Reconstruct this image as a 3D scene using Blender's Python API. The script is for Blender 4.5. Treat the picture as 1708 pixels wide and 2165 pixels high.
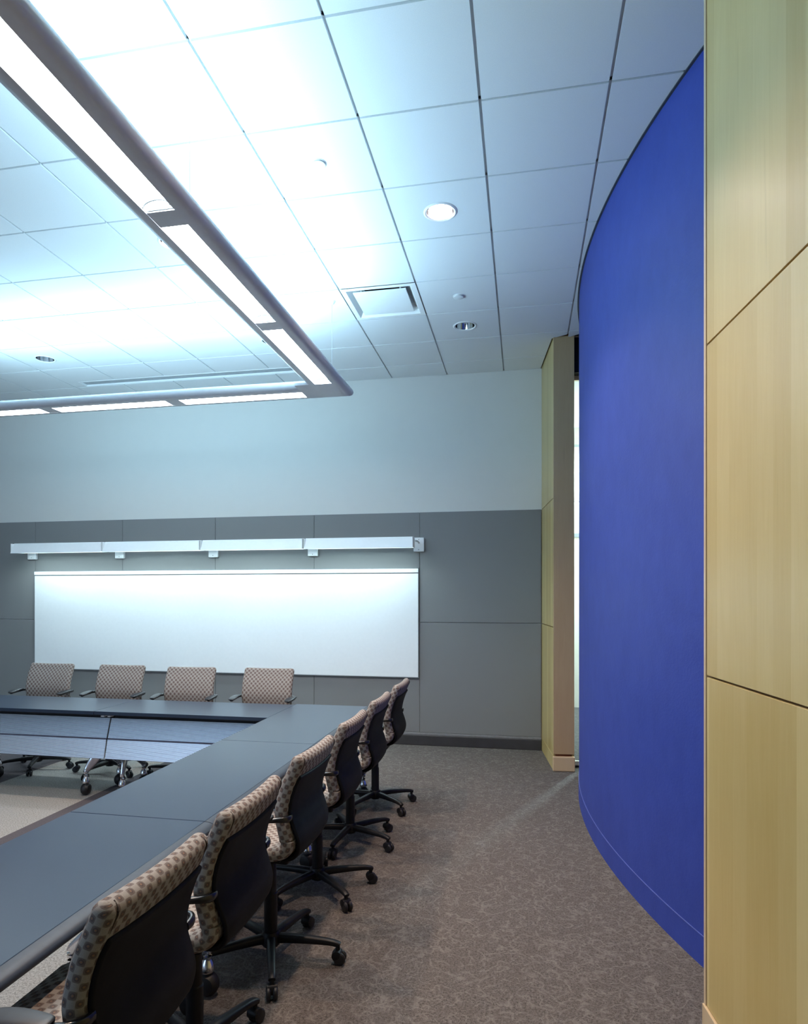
import bpy, bmesh, math, random
from mathutils import Vector, Matrix
random.seed(7)
R = math.radians
for o in list(bpy.data.objects):
    bpy.data.objects.remove(o)
S = bpy.context.scene
COL = S.collection

# ------------------------------------------------------------------ camera
CE = 4.055            # ceiling height
YW = 7.368            # back wall
cam_d = bpy.data.cameras.new('camera')
cam_d.sensor_fit = 'HORIZONTAL'
cam_d.sensor_width = 36.0
cam_d.lens = 1429.2 / 1708 * 36.0
cam_d.shift_x = (854 - 818.5) / 1708
cam_d.shift_y = (1259.86 - 1082.5) / 1708
cam_d.clip_start = 0.05
cam = bpy.data.objects.new('camera', cam_d)
COL.objects.link(cam)
cam.location = (0, 0, 1.639)
cam.rotation_euler = (R(90), 0, 0.1992)
S.camera = cam

# ------------------------------------------------------------------ world, exposure, large lights
S.view_settings.view_transform = 'Standard'
S.view_settings.look = 'None'
S.view_settings.gamma = 1.0
S.view_settings.use_curve_mapping = False
S.view_settings.exposure = 1.2
w = bpy.data.worlds.new('world')
S.world = w
w.use_nodes = True
w.node_tree.nodes['Background'].inputs[0].default_value = (0.5, 0.6, 0.8, 1)
w.node_tree.nodes['Background'].inputs[1].default_value = 0.02

UP_TILT = 44.0
UP_POWER = 12.2                      # each uplight tray of the pendant
UP_COL = (0.48, 0.80, 1.0)
LENS_STR = 13.5
LENS_COL = (0.86, 0.95, 1.0)
DOWN_POWER = 86.0
DOWN_COL = (1.0, 0.70, 0.50)
WASH_POWER = 5.2
WASH_COL = (0.72, 0.95, 1.0)


def light(name, kind, loc, rot, power, col, size=(0.1, 0.1), spot=None, parent=None, radius=None):
    d = bpy.data.lights.new(name, kind)
    d.energy = power
    d.color = col
    if kind == 'AREA':
        d.shape = 'RECTANGLE'
        d.size, d.size_y = size
    if kind == 'SPOT':
        d.spot_size = R(spot[0])
        d.spot_blend = spot[1]
        d.shadow_soft_size = radius or 0.05
    if kind == 'POINT':
        d.shadow_soft_size = radius or 0.05
    o = bpy.data.objects.new(name, d)
    COL.objects.link(o)
    o.location = loc
    o.rotation_euler = rot
    if parent:
        o.parent = parent
    return o


# ------------------------------------------------------------------ material helpers
class NT:
    def __init__(s, name):
        s.m = bpy.data.materials.new(name)
        s.m.use_nodes = True
        s.t = s.m.node_tree
        s.b = s.t.nodes['Principled BSDF']

    def n(s, typ, **kw):
        x = s.t.nodes.new(typ)
        for k, v in kw.items():
            setattr(x, k, v)
        return x

    def link(s, a, b):
        s.t.links.new(a, b)

    def put(s, sock, v):
        if isinstance(v, bpy.types.NodeSocket):
            s.link(v, sock)
        else:
            sock.default_value = v

    def math(s, op, a, b=0.0, c=None, clamp=False):
        x = s.n('ShaderNodeMath', operation=op, use_clamp=clamp)
        s.put(x.inputs[0], a)
        s.put(x.inputs[1], b)
        if c is not None:
            s.put(x.inputs[2], c)
        return x.outputs[0]

    def mix(s, f, a, b, blend='MIX'):
        x = s.n('ShaderNodeMix', data_type='RGBA', blend_type=blend)
        s.put(x.inputs[0], f)
        s.put(x.inputs[6], a if isinstance(a, bpy.types.NodeSocket) else (*a, 1))
        s.put(x.inputs[7], b if isinstance(b, bpy.types.NodeSocket) else (*b, 1))
        return x.outputs[2]

    def noise(s, vec, scale, detail=2.0, rough=0.5, dist=0.0):
        x = s.n('ShaderNodeTexNoise')
        if vec is not None:
            s.link(vec, x.inputs['Vector'])
        x.inputs['Scale'].default_value = scale
        x.inputs['Detail'].default_value = detail
        x.inputs['Roughness'].default_value = rough
        x.inputs['Distortion'].default_value = dist
        return x.outputs['Fac']

    def ramp(s, f, a, b):
        x = s.n('ShaderNodeMapRange')
        s.put(x.inputs[0], f)
        x.inputs[1].default_value = a
        x.inputs[2].default_value = b
        return x.outputs[0]

    def bump(s, h, strength=0.2, dist=0.005):
        x = s.n('ShaderNodeBump')
        x.inputs['Strength'].default_value = strength
        x.inputs['Distance'].default_value = dist
        s.link(h, x.inputs['Height'])
        s.link(x.outputs[0], s.b.inputs['Normal'])

    def base(s, c, rough=0.6, metal=0.0, spec=0.5):
        s.put(s.b.inputs['Base Color'], c if isinstance(c, bpy.types.NodeSocket) else (*c, 1))
        s.put(s.b.inputs['Roughness'], rough)
        s.b.inputs['Metallic'].default_value = metal
        s.b.inputs['Specular IOR Level'].default_value = spec
        return s.m

    def pos(s):
        return s.n('ShaderNodeNewGeometry').outputs['Position']

    def obj(s):
        return s.n('ShaderNodeTexCoord').outputs['Object']


def simple(name, col, rough=0.6, metal=0.0, spec=0.5, var=0.08, scale=30.0):
    t = NT(name)
    n = t.noise(t.obj(), scale, 3)
    c = t.mix(t.ramp(n, 0.3, 0.7), [x * (1 - var) for x in col], [min(1, x * (1 + var)) for x in col])
    return t.base(c, rough, metal, spec)


M = {}
M['tile'] = simple('acoustic_tile', (0.80, 0.82, 0.83), 0.95, spec=0.1, var=0.02, scale=200)
M['tee'] = simple('ceiling_tee', (0.62, 0.64, 0.66), 0.6, var=0.02)
M['plenum'] = simple('ceiling_plenum', (0.06, 0.06, 0.07), 0.9)
M['paint'] = simple('painted_wall', (0.66, 0.65, 0.615), 0.85, spec=0.2, var=0.006, scale=8)
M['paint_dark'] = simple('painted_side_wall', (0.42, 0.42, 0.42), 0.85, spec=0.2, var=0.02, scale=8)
M['white_metal'] = simple('white_enamel', (0.87, 0.88, 0.88), 0.4, var=0.01)
M['board'] = simple('whiteboard_enamel', (0.86, 0.88, 0.88), 0.55, spec=0.3, var=0.01)
M['board_frame'] = simple('board_frame_grey', (0.20, 0.21, 0.22), 0.5)
M['black'] = simple('black_plastic', (0.006, 0.006, 0.008), 0.45, spec=0.3, var=0.2)
M['shell'] = simple('chair_shell_plastic', (0.007, 0.008, 0.011), 0.6, spec=0.14, var=0.15)
M['pad'] = simple('arm_pad_urethane', (0.022, 0.024, 0.03), 0.45)
M['arm'] = simple('glossy_black_arm', (0.010, 0.010, 0.012), 0.22, var=0.1)
M['seam'] = simple('dark_seam', (0.03, 0.022, 0.02), 0.9)
M['rubber'] = simple('caster_rubber', (0.01, 0.01, 0.012), 0.5)
M['base_rubber'] = simple('rubber_base', (0.045, 0.043, 0.046), 0.45, var=0.1, scale=6)
M['strip'] = simple('base_strip', (0.22, 0.22, 0.23), 0.45)
M['silver'] = simple('polished_aluminium', (0.75, 0.76, 0.80), 0.22, 1.0, var=0.03)
M['alu'] = simple('anodised_ribbed_aluminium', (0.80, 0.87, 0.93), 0.32, 0.5, var=0.03)
M['alu_dark'] = simple('aluminium_groove_shade', (0.20, 0.20, 0.26), 0.4, 0.4)
M['chrome'] = simple('downlight_reflector', (0.85, 0.87, 0.9), 0.08, 1.0, var=0.01)
M['fixture'] = simple('pendant_housing_silver', (0.68, 0.70, 0.74), 0.36, 0.15, var=0.02)
M['fix_white'] = simple('pendant_reflector_white', (0.8, 0.82, 0.84), 0.5, var=0.01)
M['edge'] = simple('table_soft_edge', (0.028, 0.037, 0.053), 0.42, spec=0.25, var=0.1)
M['under'] = simple('table_underside', (0.012, 0.012, 0.014), 0.6)
M['end_plate'] = simple('lens_end_plate_grey', (0.13, 0.17, 0.18), 0.6, var=0.03)
M['ring_dark'] = simple('lens_end_ring_grey', (0.05, 0.065, 0.075), 0.5)
M['wire'] = simple('suspension_wire', (0.6, 0.62, 0.65), 0.35, 0.8)
M['joint'] = simple('wood_reveal_brown', (0.30, 0.11, 0.04), 0.7)
M['slot'] = simple('slot_diffuser_grey', (0.42, 0.45, 0.48), 0.55)
M['duct'] = simple('duct_dark', (0.03, 0.022, 0.02), 0.8)
M['cream'] = simple('corridor_cream', (0.80, 0.74, 0.66), 0.8, var=0.03, scale=4)
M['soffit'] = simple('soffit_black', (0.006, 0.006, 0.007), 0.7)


def mk_glow(name, col, strength):
    t = NT(name)
    t.base((0.8, 0.8, 0.8), 0.5)
    n = t.noise(t.obj(), 300, 1)
    t.link(t.mix(t.ramp(n, 0.3, 0.7), [x * 0.97 for x in col], col), t.b.inputs['Emission Color'])
    t.b.inputs['Emission Strength'].default_value = strength
    return t.m


M['lens'] = mk_glow('pendant_lens_glow', LENS_COL, LENS_STR)
M['bulb'] = mk_glow('downlight_bulb_glow', (1.0, 0.86, 0.80), 14.0)
M['wash_glow'] = mk_glow('wall_washer_tube_glow', WASH_COL, 4.0)


def mk_table():
    t = NT('table_laminate')
    p = t.pos()
    n = t.noise(p, 700, 1)
    n2 = t.noise(p, 3, 2)
    c = t.mix(t.ramp(n, 0.3, 0.7), (0.022, 0.034, 0.060), (0.027, 0.041, 0.069))
    c = t.mix(t.math('MULTIPLY', t.ramp(n2, 0.4, 0.7), 0.15), c, (0.032, 0.043, 0.066))
    t.b.inputs['Specular Tint'].default_value = (0.74, 0.9, 1.0, 1)
    return t.base(c, 0.30, 0, 0.20)


M['table'] = mk_table()


def mk_blue():
    t = NT('blue_plaster')
    p = t.pos()
    mp = t.n('ShaderNodeMapping')
    t.link(p, mp.inputs[0])
    mp.inputs['Rotation'].default_value = (R(35), 0, 0)
    mp.inputs['Scale'].default_value = (1, 1.5, 0.9)
    n = t.noise(mp.outputs[0], 6, 6, 0.65)
    f = t.noise(p, 60, 4, 0.7)
    c = t.mix(t.ramp(n, 0.3, 0.7), (0.027, 0.050, 0.285), (0.035, 0.063, 0.335))
    c = t.mix(t.math('MULTIPLY', t.ramp(f, 0.55, 0.75), 0.35), c, (0.045, 0.07, 0.25))
    t.bump(f, 0.25, 0.004)
    return t.base(c, 0.55, 0, 0.35)


M['blue'] = mk_blue()
M['blue_trim'] = simple('blue_cove_base', (0.028, 0.05, 0.22), 0.42, var=0.12, scale=7)


def mk_panel():
    t = NT('acoustic_fabric_panel')
    p = t.pos()
    n = t.noise(p, 500, 2)
    n2 = t.noise(p, 2.2, 3)
    c = t.mix(t.ramp(n, 0.3, 0.7), (0.215, 0.217, 0.218), (0.25, 0.252, 0.253))
    c = t.mix(t.math('MULTIPLY', t.ramp(n2, 0.35, 0.7), 0.2), c, (0.215, 0.212, 0.215))
    t.bump(n, 0.3, 0.002)
    return t.base(c, 0.9, 0, 0.15)


M['panel'] = mk_panel()


def mk_wood(name, a, b, leaf=0.105, rough=0.32):
    t = NT(name)
    p = t.obj()
    sep = t.n('ShaderNodeSeparateXYZ')
    t.link(p, sep.inputs[0])
    oi = t.n('ShaderNodeObjectInfo').outputs['Random']
    lx = t.math('FLOOR', t.math('ADD', t.math('DIVIDE', sep.outputs[0], leaf), t.math('MULTIPLY', oi, 7.3)))
    wn = t.n('ShaderNodeTexWhiteNoise', noise_dimensions='2D')
    cb = t.n('ShaderNodeCombineXYZ')
    t.link(lx, cb.inputs[0])
    t.link(t.math('FLOOR', t.math('MULTIPLY', oi, 50.0)), cb.inputs[1])
    t.link(cb.outputs[0], wn.inputs['Vector'])
    tone = wn.outputs['Value']
    # grain stretched along the height, offset per leaf
    off = t.n('ShaderNodeCombineXYZ')
    t.link(t.math('MULTIPLY', tone, 9.0), off.inputs[2])
    va = t.n('ShaderNodeVectorMath', operation='ADD')
    t.link(p, va.inputs[0])
    t.link(off.outputs[0], va.inputs[1])
    mp = t.n('ShaderNodeMapping')
    t.link(va.outputs[0], mp.inputs[0])
    mp.inputs['Scale'].default_value = (1.0, 1.0, 0.045)
    g = t.noise(mp.outputs[0], 85, 5, 0.6, 0.4)
    mp2 = t.n('ShaderNodeMapping')
    t.link(va.outputs[0], mp2.inputs[0])
    mp2.inputs['Scale'].default_value = (1.0, 1.0, 0.16)
    g2 = t.noise(mp2.outputs[0], 11, 3, 0.55, 1.2)
    f = t.math('ADD', t.math('MULTIPLY', tone, 0.62), t.math('ADD', t.math('MULTIPLY', g, 0.35), t.math('MULTIPLY', g2, 0.35)))
    c = t.mix(t.ramp(f, 0.25, 1.05), a, b)
    fl = t.noise(mp.outputs[0], 40, 2, 0.5)
    c = t.mix(t.math('MULTIPLY', t.ramp(fl, 0.70, 0.78), 0.25), c, [x * 0.6 for x in b])
    return t.base(c, rough, 0, 0.45)


M['wood'] = mk_wood('maple_veneer', (0.62, 0.49, 0.225), (0.48, 0.34, 0.118))
M['wood_end'] = mk_wood('maple_end_panel', (0.52, 0.375, 0.21), (0.40, 0.265, 0.13), leaf=0.6)
M['wood_trim'] = mk_wood('maple_trim', (0.60, 0.46, 0.29), (0.50, 0.36, 0.20), leaf=0.5)


def mk_fabric():
    t = NT('chair_fabric')
    uv = t.n('ShaderNodeUVMap').outputs[0]
    sc = t.n('ShaderNodeVectorMath', operation='SCALE')
    t.link(uv, sc.inputs[0])
    sc.inputs['Scale'].default_value = 1 / 0.0195
    sep = t.n('ShaderNodeSeparateXYZ')
    t.link(sc.outputs[0], sep.inputs[0])
    u, v = sep.outputs[0], sep.outputs[1]
    ch = t.math('FLOORED_MODULO', t.math('ADD', t.math('FLOOR', u), t.math('FLOOR', v)), 2.0)
    fu = t.math('SUBTRACT', t.math('FRACT', u), 0.5)
    fv = t.math('SUBTRACT', t.math('FRACT', v), 0.5)
    r = t.math('SQRT', t.math('ADD', t.math('MULTIPLY', fu, fu), t.math('MULTIPLY', fv, fv)))
    oval = t.math('SUBTRACT', 1.0, t.ramp(r, 0.50, 0.72))
    ring = t.math('SUBTRACT', 1.0, t.math('MULTIPLY', t.math('ABSOLUTE', t.math('SUBTRACT', r, 0.25)), 9.0), clamp=True)
    dot = t.math('SUBTRACT', 1.0, t.ramp(r, 0.07, 0.13))
    weave = t.noise(t.obj(), 900, 1)
    lightc = t.mix(t.ramp(weave, 0.3, 0.7), (0.268, 0.250, 0.230), (0.338, 0.315, 0.290))
    dark = t.mix(ring, (0.165, 0.137, 0.128), (0.098, 0.074, 0.070))
    dark = t.mix(dot, dark, (0.28, 0.15, 0.09))
    c = t.mix(t.math('MULTIPLY', ch, oval), lightc, dark)
    t.bump(weave, 0.3, 0.002)
    return t.base(c, 0.95, 0, 0.1)


M['fabric'] = mk_fabric()


def mk_carpet():
    t = NT('carpet')
    p = t.pos()
    sep = t.n('ShaderNodeSeparateXYZ')
    t.link(p, sep.inputs[0])
    x = sep.outputs[0]
    fine = t.noise(p, 230, 1, 0.7)
    mid = t.noise(p, 95, 2, 0.6)
    big = t.noise(p, 14, 2, 0.5)
    sp = t.math('ADD', t.math('MULTIPLY', fine, 0.5), t.math('MULTIPLY', mid, 0.5))
    # squiggled loops: contour lines of two noises, broken up by a third
    a = t.noise(p, 15.0, 0.0, 0.5, 0.6)
    b = t.noise(p, 12.0, 0.0, 0.5, 0.9)
    brk = t.ramp(t.noise(p, 18, 0.5), 0.46, 0.54)
    la = t.math('SUBTRACT', 1.0, t.math('MULTIPLY', t.math('ABSOLUTE', t.math('SUBTRACT', a, 0.5)), 14.0), clamp=True)
    lb = t.math('SUBTRACT', 1.0, t.math('MULTIPLY', t.math('ABSOLUTE', t.math('SUBTRACT', b, 0.47)), 14.0), clamp=True)
    la = t.math('MULTIPLY', la, brk)
    lb = t.math('MULTIPLY', lb, t.math('SUBTRACT', 1.0, brk))
    sq = t.math('MAXIMUM', la, lb)
    brown = t.mix(t.ramp(sp, 0.33, 0.67), (0.030, 0.027, 0.026), (0.190, 0.172, 0.160))
    brown = t.mix(t.math('MULTIPLY', t.ramp(big, 0.35, 0.65), 0.3), brown, (0.078, 0.068, 0.064))
    brown = t.mix(t.math('MULTIPLY', sq, 0.32), brown, (0.27, 0.25, 0.235))
    pale = t.mix(t.ramp(sp, 0.33, 0.67), (0.13, 0.123, 0.115), (0.43, 0.41, 0.385))
    band = t.mix(t.ramp(sp, 0.3, 0.7), (0.070, 0.062, 0.070), (0.11, 0.098, 0.105))
    inner = t.math('LESS_THAN', x, -1.90)
    b1 = t.math('MULTIPLY', t.math('GREATER_THAN', x, -3.47), t.math('LESS_THAN', x, -2.60))
    b2 = t.math('MULTIPLY', t.math('GREATER_THAN', x, -5.37), t.math('LESS_THAN', x, -4.50))
    bb = t.math('MAXIMUM', b1, b2)
    c = t.mix(inner, brown, t.mix(bb, pale, band))
    t.bump(sp, 0.6, 0.006)
    return t.base(c, 0.95, 0, 0.1)


M['carpet'] = mk_carpet()


def mk_glass():
    t = NT('clear_glass')
    t.base((0.9, 0.97, 0.97), 0.02, 0, 0.5)
    tr = t.n('ShaderNodeBsdfTransparent')
    tr.inputs[0].default_value = (0.93, 0.97, 0.97, 1)
    mx = t.n('ShaderNodeMixShader')
    mx.inputs[0].default_value = 0.06
    gl = t.n('ShaderNodeBsdfGlossy')
    gl.inputs['Roughness'].default_value = 0.02
    t.link(tr.outputs[0], mx.inputs[1])
    t.link(gl.outputs[0], mx.inputs[2])
    t.link(mx.outputs[0], t.t.nodes['Material Output'].inputs[0])
    return t.m


M['glass'] = mk_glass()


# ------------------------------------------------------------------ mesh helpers
def mesh(name, verts, faces, smooth=False, uvs=None):
    me = bpy.data.meshes.new(name)
    me.from_pydata([tuple(v) for v in verts], [], faces)
    if smooth:
        me.polygons.foreach_set('use_smooth', [True] * len(me.polygons))
    if uvs is not None:
        l = me.uv_layers.new(name='UVMap')
        for poly in me.polygons:
            for k, li in enumerate(poly.loop_indices):
                l.data[li].uv = uvs[poly.index][k]
    me.update()
    return me


def link(name, me, mat=None, parent=None, loc=None, rot=None):
    o = bpy.data.objects.new(name, me)
    COL.objects.link(o)
    if me is not None and mat is not None and not me.materials:
        me.materials.append(mat)
    if parent:
        o.parent = parent
    if loc:
        o.location = loc
    if rot:
        o.rotation_euler = rot
    return o


def boxmesh(name, x0, x1, y0, y1, z0, z1, bev=0.0, seg=2):
    bm = bmesh.new()
    bmesh.ops.create_cube(bm, size=1.0)
    for v in bm.verts:
        v.co = Vector(((x0 + x1) / 2 + v.co.x * (x1 - x0), (y0 + y1) / 2 + v.co.y * (y1 - y0), (z0 + z1) / 2 + v.co.z * (z1 - z0)))
    if bev > 0:
        bmesh.ops.bevel(bm, geom=bm.edges[:], offset=bev, segments=seg, affect='EDGES', profile=0.5)
    me = bpy.data.meshes.new(name)
    bm.to_mesh(me)
    bm.free()
    return me


def box(name, x0, x1, y0, y1, z0, z1, mat, parent=None, bev=0.0, seg=2):
    return link(name, boxmesh(name, x0, x1, y0, y1, z0, z1, bev, seg), mat, parent)


def cbox(name, loc, size, mat, parent=None, bev=0.0, rot=None):
    """box whose object origin sits at its centre"""
    a, b, c = [s / 2 for s in size]
    return link(name, boxmesh(name, -a, a, -b, b, -c, c, bev), mat, parent, loc, rot)


def lathe(name, prof, mat, parent=None, loc=None, n=24, rot=None, cap=True):
    vs, fs = [], []
    for r, z in prof:
        for k in range(n):
            a = 2 * math.pi * k / n
            vs.append((r * math.cos(a), r * math.sin(a), z))
    for i in range(len(prof) - 1):
        for k in range(n):
            k2 = (k + 1) % n
            fs.append((i * n + k, i * n + k2, (i + 1) * n + k2, (i + 1) * n + k))
    if cap:
        fs.append(tuple(reversed(range(n))))
        fs.append(tuple((len(prof) - 1) * n + k for k in range(n)))
    me = mesh(name, vs, fs, True)
    me.set_sharp_from_angle(angle=R(35))
    return link(name, me, mat, parent, loc, rot)


def cat(pts, per=6):
    """Catmull-Rom through tuples of any length"""
    out = []
    P = [pts[0]] + list(pts) + [pts[-1]]
    for i in range(1, len(P) - 2):
        for k in range(per):
            t = k / per
            out.append(tuple(0.5 * ((2 * b) + (c - a) * t + (2 * a - 5 * b + 4 * c - d) * t * t + (3 * b - a - 3 * c + d) * t ** 3)
                             for a, b, c, d in zip(P[i - 1], P[i], P[i + 1], P[i + 2])))
    out.append(tuple(pts[-1]))
    return out


def sweep(name, path, mat, parent=None, n=10, up=Vector((0, 0, 1)), loc=None, rot=None, power=2.0):
    """path: (x,y,z,halfwidth,halfheight) ; closed tube with superellipse section"""
    vs, fs = [], []
    L = len(path)
    for i, p in enumerate(path):
        c = Vector(p[:3])
        d = (Vector(path[min(i + 1, L - 1)][:3]) - Vector(path[max(i - 1, 0)][:3])).normalized()
        sx = d.cross(up)
        if sx.length < 1e-4:
            sx = d.cross(Vector((1, 0, 0)))
        sx.normalize()
        sy = sx.cross(d).normalized()
        for k in range(n):
            a = 2 * math.pi * (k + 0.5) / n
            ca, sa = math.cos(a), math.sin(a)
            e = 2 / power
            vs.append(c + sx * p[3] * math.copysign(abs(ca) ** e, ca) + sy * p[4] * math.copysign(abs(sa) ** e, sa))
    for i in range(L - 1):
        for k in range(n):
            k2 = (k + 1) % n
            fs.append((i * n + k, i * n + k2, (i + 1) * n + k2, (i + 1) * n + k))
    fs.append(tuple(reversed(range(n))))
    fs.append(tuple((L - 1) * n + k for k in range(n)))
    me = mesh(name, vs, fs, True)
    me.set_sharp_from_angle(angle=R(50))
    return link(name, me, mat, parent, loc, rot)


def prism(name, poly, z0, z1, mat, parent=None, loc=None, rot=None, smooth=False):
    n = len(poly)
    vs = [(x, y, z0) for x, y in poly] + [(x, y, z1) for x, y in poly]
    fs = [tuple(reversed(range(n))), tuple(range(n, 2 * n))]
    fs += [(k, (k + 1) % n, n + (k + 1) % n, n + k) for k in range(n)]
    me = mesh(name, vs, fs, smooth)
    if smooth:
        me.set_sharp_from_angle(angle=R(40))
    return link(name, me, mat, parent, loc, rot)


def empty(name, loc=(0, 0, 0), rz=0.0):
    o = bpy.data.objects.new(name, None)
    o.empty_display_size = 0.1
    COL.objects.link(o)
    o.location = loc
    o.rotation_euler = (0, 0, rz)
    return o


def tag(o, label, cat_, group=None):
    o['label'] = label
    o['category'] = cat_
    if group:
        o['group'] = group
    return o


def struct(o, label, cat_):
    o['kind'] = 'structure'
    o['label'] = label
    o['category'] = cat_
    return o


# ------------------------------------------------------------------ floor
X0, X1, YN, YF = -8.6, 3.3, -3.2, 10.5
fl = box('floor', X0, X1, YN, YF, -0.06, 0.0, M['carpet'])
struct(fl, 'grey brown squiggle carpet with pale inner field and dark purple bands', 'floor')

# ------------------------------------------------------------------ the right-hand boundary (slanted wood plane, bulging blue wall)
WA = Vector((0.187, 7.368))
WD = Vector((0.0989, -0.9951)).normalized()
WANG = math.atan2(WD.y, WD.x)
BC = (0.43 + 6.5, 5.30)
BR = 6.5


def wood_x(y):
    return WA.x + (YW - y) / -WD.y * WD.x


def blue_x(y):
    return BC[0] - math.sqrt(BR * BR - (y - BC[1]) ** 2)


def right_x(y):
    if y > 6.50:
        return wood_x(y)
    if y < 2.66:
        return wood_x(y)
    return blue_x(y)


# ------------------------------------------------------------------ ceiling
G = 0.6096
GX, GY = -0.2097, 3.3216
ceil = box('ceiling', X0, X1, YN, YF, CE + 0.30, CE + 0.36, M['plenum'])
struct(ceil, 'suspended ceiling of white square tiles with dark reveals', 'ceiling')
GAP = 0.007
tile_me = boxmesh('ceiling_tile', -G / 2 + GAP, G / 2 - GAP, -G / 2 + GAP, G / 2 - GAP, 0, 0.016)
tile_me.materials.append(M['tile'])


def holed_tile(name, r, n=32):
    h = G / 2 - GAP
    vs, fs = [], []
    for z in (0, 0.016):
        for k in range(n):
            a = 2 * math.pi * k / n
            c, s = math.cos(a), math.sin(a)
            m = max(abs(c), abs(s))
            vs.append((h * c / m, h * s / m, z))
        for k in range(n):
            a = 2 * math.pi * k / n
            vs.append((r * math.cos(a), r * math.sin(a), z))
    for k in range(n):
        k2 = (k + 1) % n
        fs.append((k, n + k, n + k2, k2))
        fs.append((2 * n + k, 2 * n + k2, 3 * n + k2, 3 * n + k))
        fs.append((k, k2, 2 * n + k2, 2 * n + k))
        fs.append((n + k, 3 * n + k, 3 * n + k2, n + k2))
    me = mesh(name, vs, fs)
    me.materials.append(M['tile'])
    return me


DLR = 0.092
hole_me = holed_tile('ceiling_tile_holed', DLR)


def cell(ix, iy):
    return GX + (ix + 0.5) * G, GY + (iy + 0.5) * G


# cell indices: ix=-1 is the column between the two lines right of centre
DOWN_LIT = [(-1, 1), (-4, 1), (-1, -2), (-4, -2)]
DOWN_OFF = [(-1, 4), (-4, 4), (-8, 4)]
DIFF = (-2, 3)
SLOT_X0, SLOT_X1, SLOT_Y0, SLOT_Y1 = -4.94, -2.22, 6.795, 6.965
ix0 = int(math.floor((X0 - GX) / G))
iy0 = int(math.floor((YN - GY) / G))


def ceil_poly(x0, x1, y0, y1):
    """cell rectangle cut by the right-hand boundary"""
    ys = [y0 + (y1 - y0) * k / 8 for k in range(9)]
    pts = [(min(x1, max(x0, right_x(y) - 0.012)), y) for y in ys]
    if max(p[0] for p in pts) - x0 < 0.012:
        return None
    poly = [(x0, y0)] + pts + [(x0, y1)]
    out = []
    for p in poly:
        if not out or (abs(p[0] - out[-1][0]) + abs(p[1] - out[-1][1])) > 1e-5:
            out.append(p)
    return out if len(out) >= 3 else None


for iy in range(iy0, 7):
    y0, y1 = GY + iy * G, GY + (iy + 1) * G
    for ix in range(ix0, 2):
        x0, x1 = GX + ix * G, GX + (ix + 1) * G
        if (ix, iy) == DIFF:
            continue
        cx, cy = cell(ix, iy)
        cut = min(right_x(y0), right_x(y1), right_x(cy)) < x1 + 0.02
        edge = y1 > YW or y0 < YN or x0 < X0
        if (ix, iy) in DOWN_LIT or (ix, iy) in DOWN_OFF:
            link('ceiling_tile', hole_me, None, ceil, (cx, cy, CE))
        elif cut or edge or (iy == 5 and x1 > SLOT_X0 and x0 < SLOT_X1):
            ya, yb = max(y0, YN) + GAP, min(y1 - GAP, YW - 0.004)
            xa, xb = max(x0, X0) + GAP, x1 - GAP
            if yb - ya < 0.02 or xb - xa < 0.02:
                continue
            if iy == 5 and x1 > SLOT_X0 and x0 < SLOT_X1:
                yb = SLOT_Y0 - 0.002
                if x0 < SLOT_X0:     # keep the bit left of the slot
                    prism('ceiling_tile', [(xa, SLOT_Y0), (SLOT_X0 - 0.003, SLOT_Y0), (SLOT_X0 - 0.003, y1 - GAP), (xa, y1 - GAP)], CE, CE + 0.016, M['tile'], ceil)
                if x1 > SLOT_X1:
                    prism('ceiling_tile', [(SLOT_X1 + 0.003, SLOT_Y0), (xb, SLOT_Y0), (xb, y1 - GAP), (SLOT_X1 + 0.003, y1 - GAP)], CE, CE + 0.016, M['tile'], ceil)
            poly = ceil_poly(xa, xb, ya, yb)
            if poly:
                prism('ceiling_tile', poly, CE, CE + 0.016, M['tile'], ceil)
        else:
            link('ceiling_tile', tile_me, None, ceil, (cx, cy, CE))
# grid tees behind the reveals
for ix in range(ix0 + 1, 2):
    x = GX + ix * G
    ys = [YN + 0.01 + (YW - YN - 0.02) * k / 120 for k in range(121)]
    run = [y for y in ys if x < right_x(y) - 0.012]
    if run:
        # may be broken by the bulge: emit contiguous runs
        seg = [run[0]]
        for y in run[1:] + [1e9]:
            if y - seg[-1] > 0.2:
                if len(seg) > 1:
                    cuts = [(seg[0], seg[-1])]
                    if SLOT_X0 < x < SLOT_X1:
                        cuts = [(seg[0], SLOT_Y0 - 0.003), (SLOT_Y1 + 0.003, seg[-1])]
                    for c0, c1 in cuts:
                        box('grid_tee', x - 0.011, x + 0.011, c0, c1, CE + 0.0165, CE + 0.03, M['tee'], ceil)
                seg = [y]
            else:
                seg.append(y)
for iy in range(iy0 + 1, 7):
    y = GY + iy * G
    if iy == 6:
        box('grid_tee', X0, SLOT_X0, y - 0.011, y + 0.011, CE + 0.0165, CE + 0.03, M['tee'], ceil)
        box('grid_tee', SLOT_X1, right_x(y) - 0.012, y - 0.011, y + 0.011, CE + 0.0165, CE + 0.03, M['tee'], ceil)
    else:
        box('grid_tee', X0, right_x(y) - 0.012, y - 0.011, y + 0.011, CE + 0.0165, CE + 0.03, M['tee'], ceil)

# dark shadow moulding following the blue wall at the ceiling
ys = [2.70 + (6.45 - 2.70) * k / 40 for k in range(41)]
poly = [(blue_x(y) - 0.013, y) for y in ys] + [(blue_x(y) + 0.004, y) for y in reversed(ys)]
o = prism('trim_1', poly, CE - 0.006, CE + 0.018, simple('shadow_moulding', (0.05, 0.055, 0.07), 0.5))
struct(o, 'thin dark shadow moulding where ceiling meets the curved blue wall', 'moulding')

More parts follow.
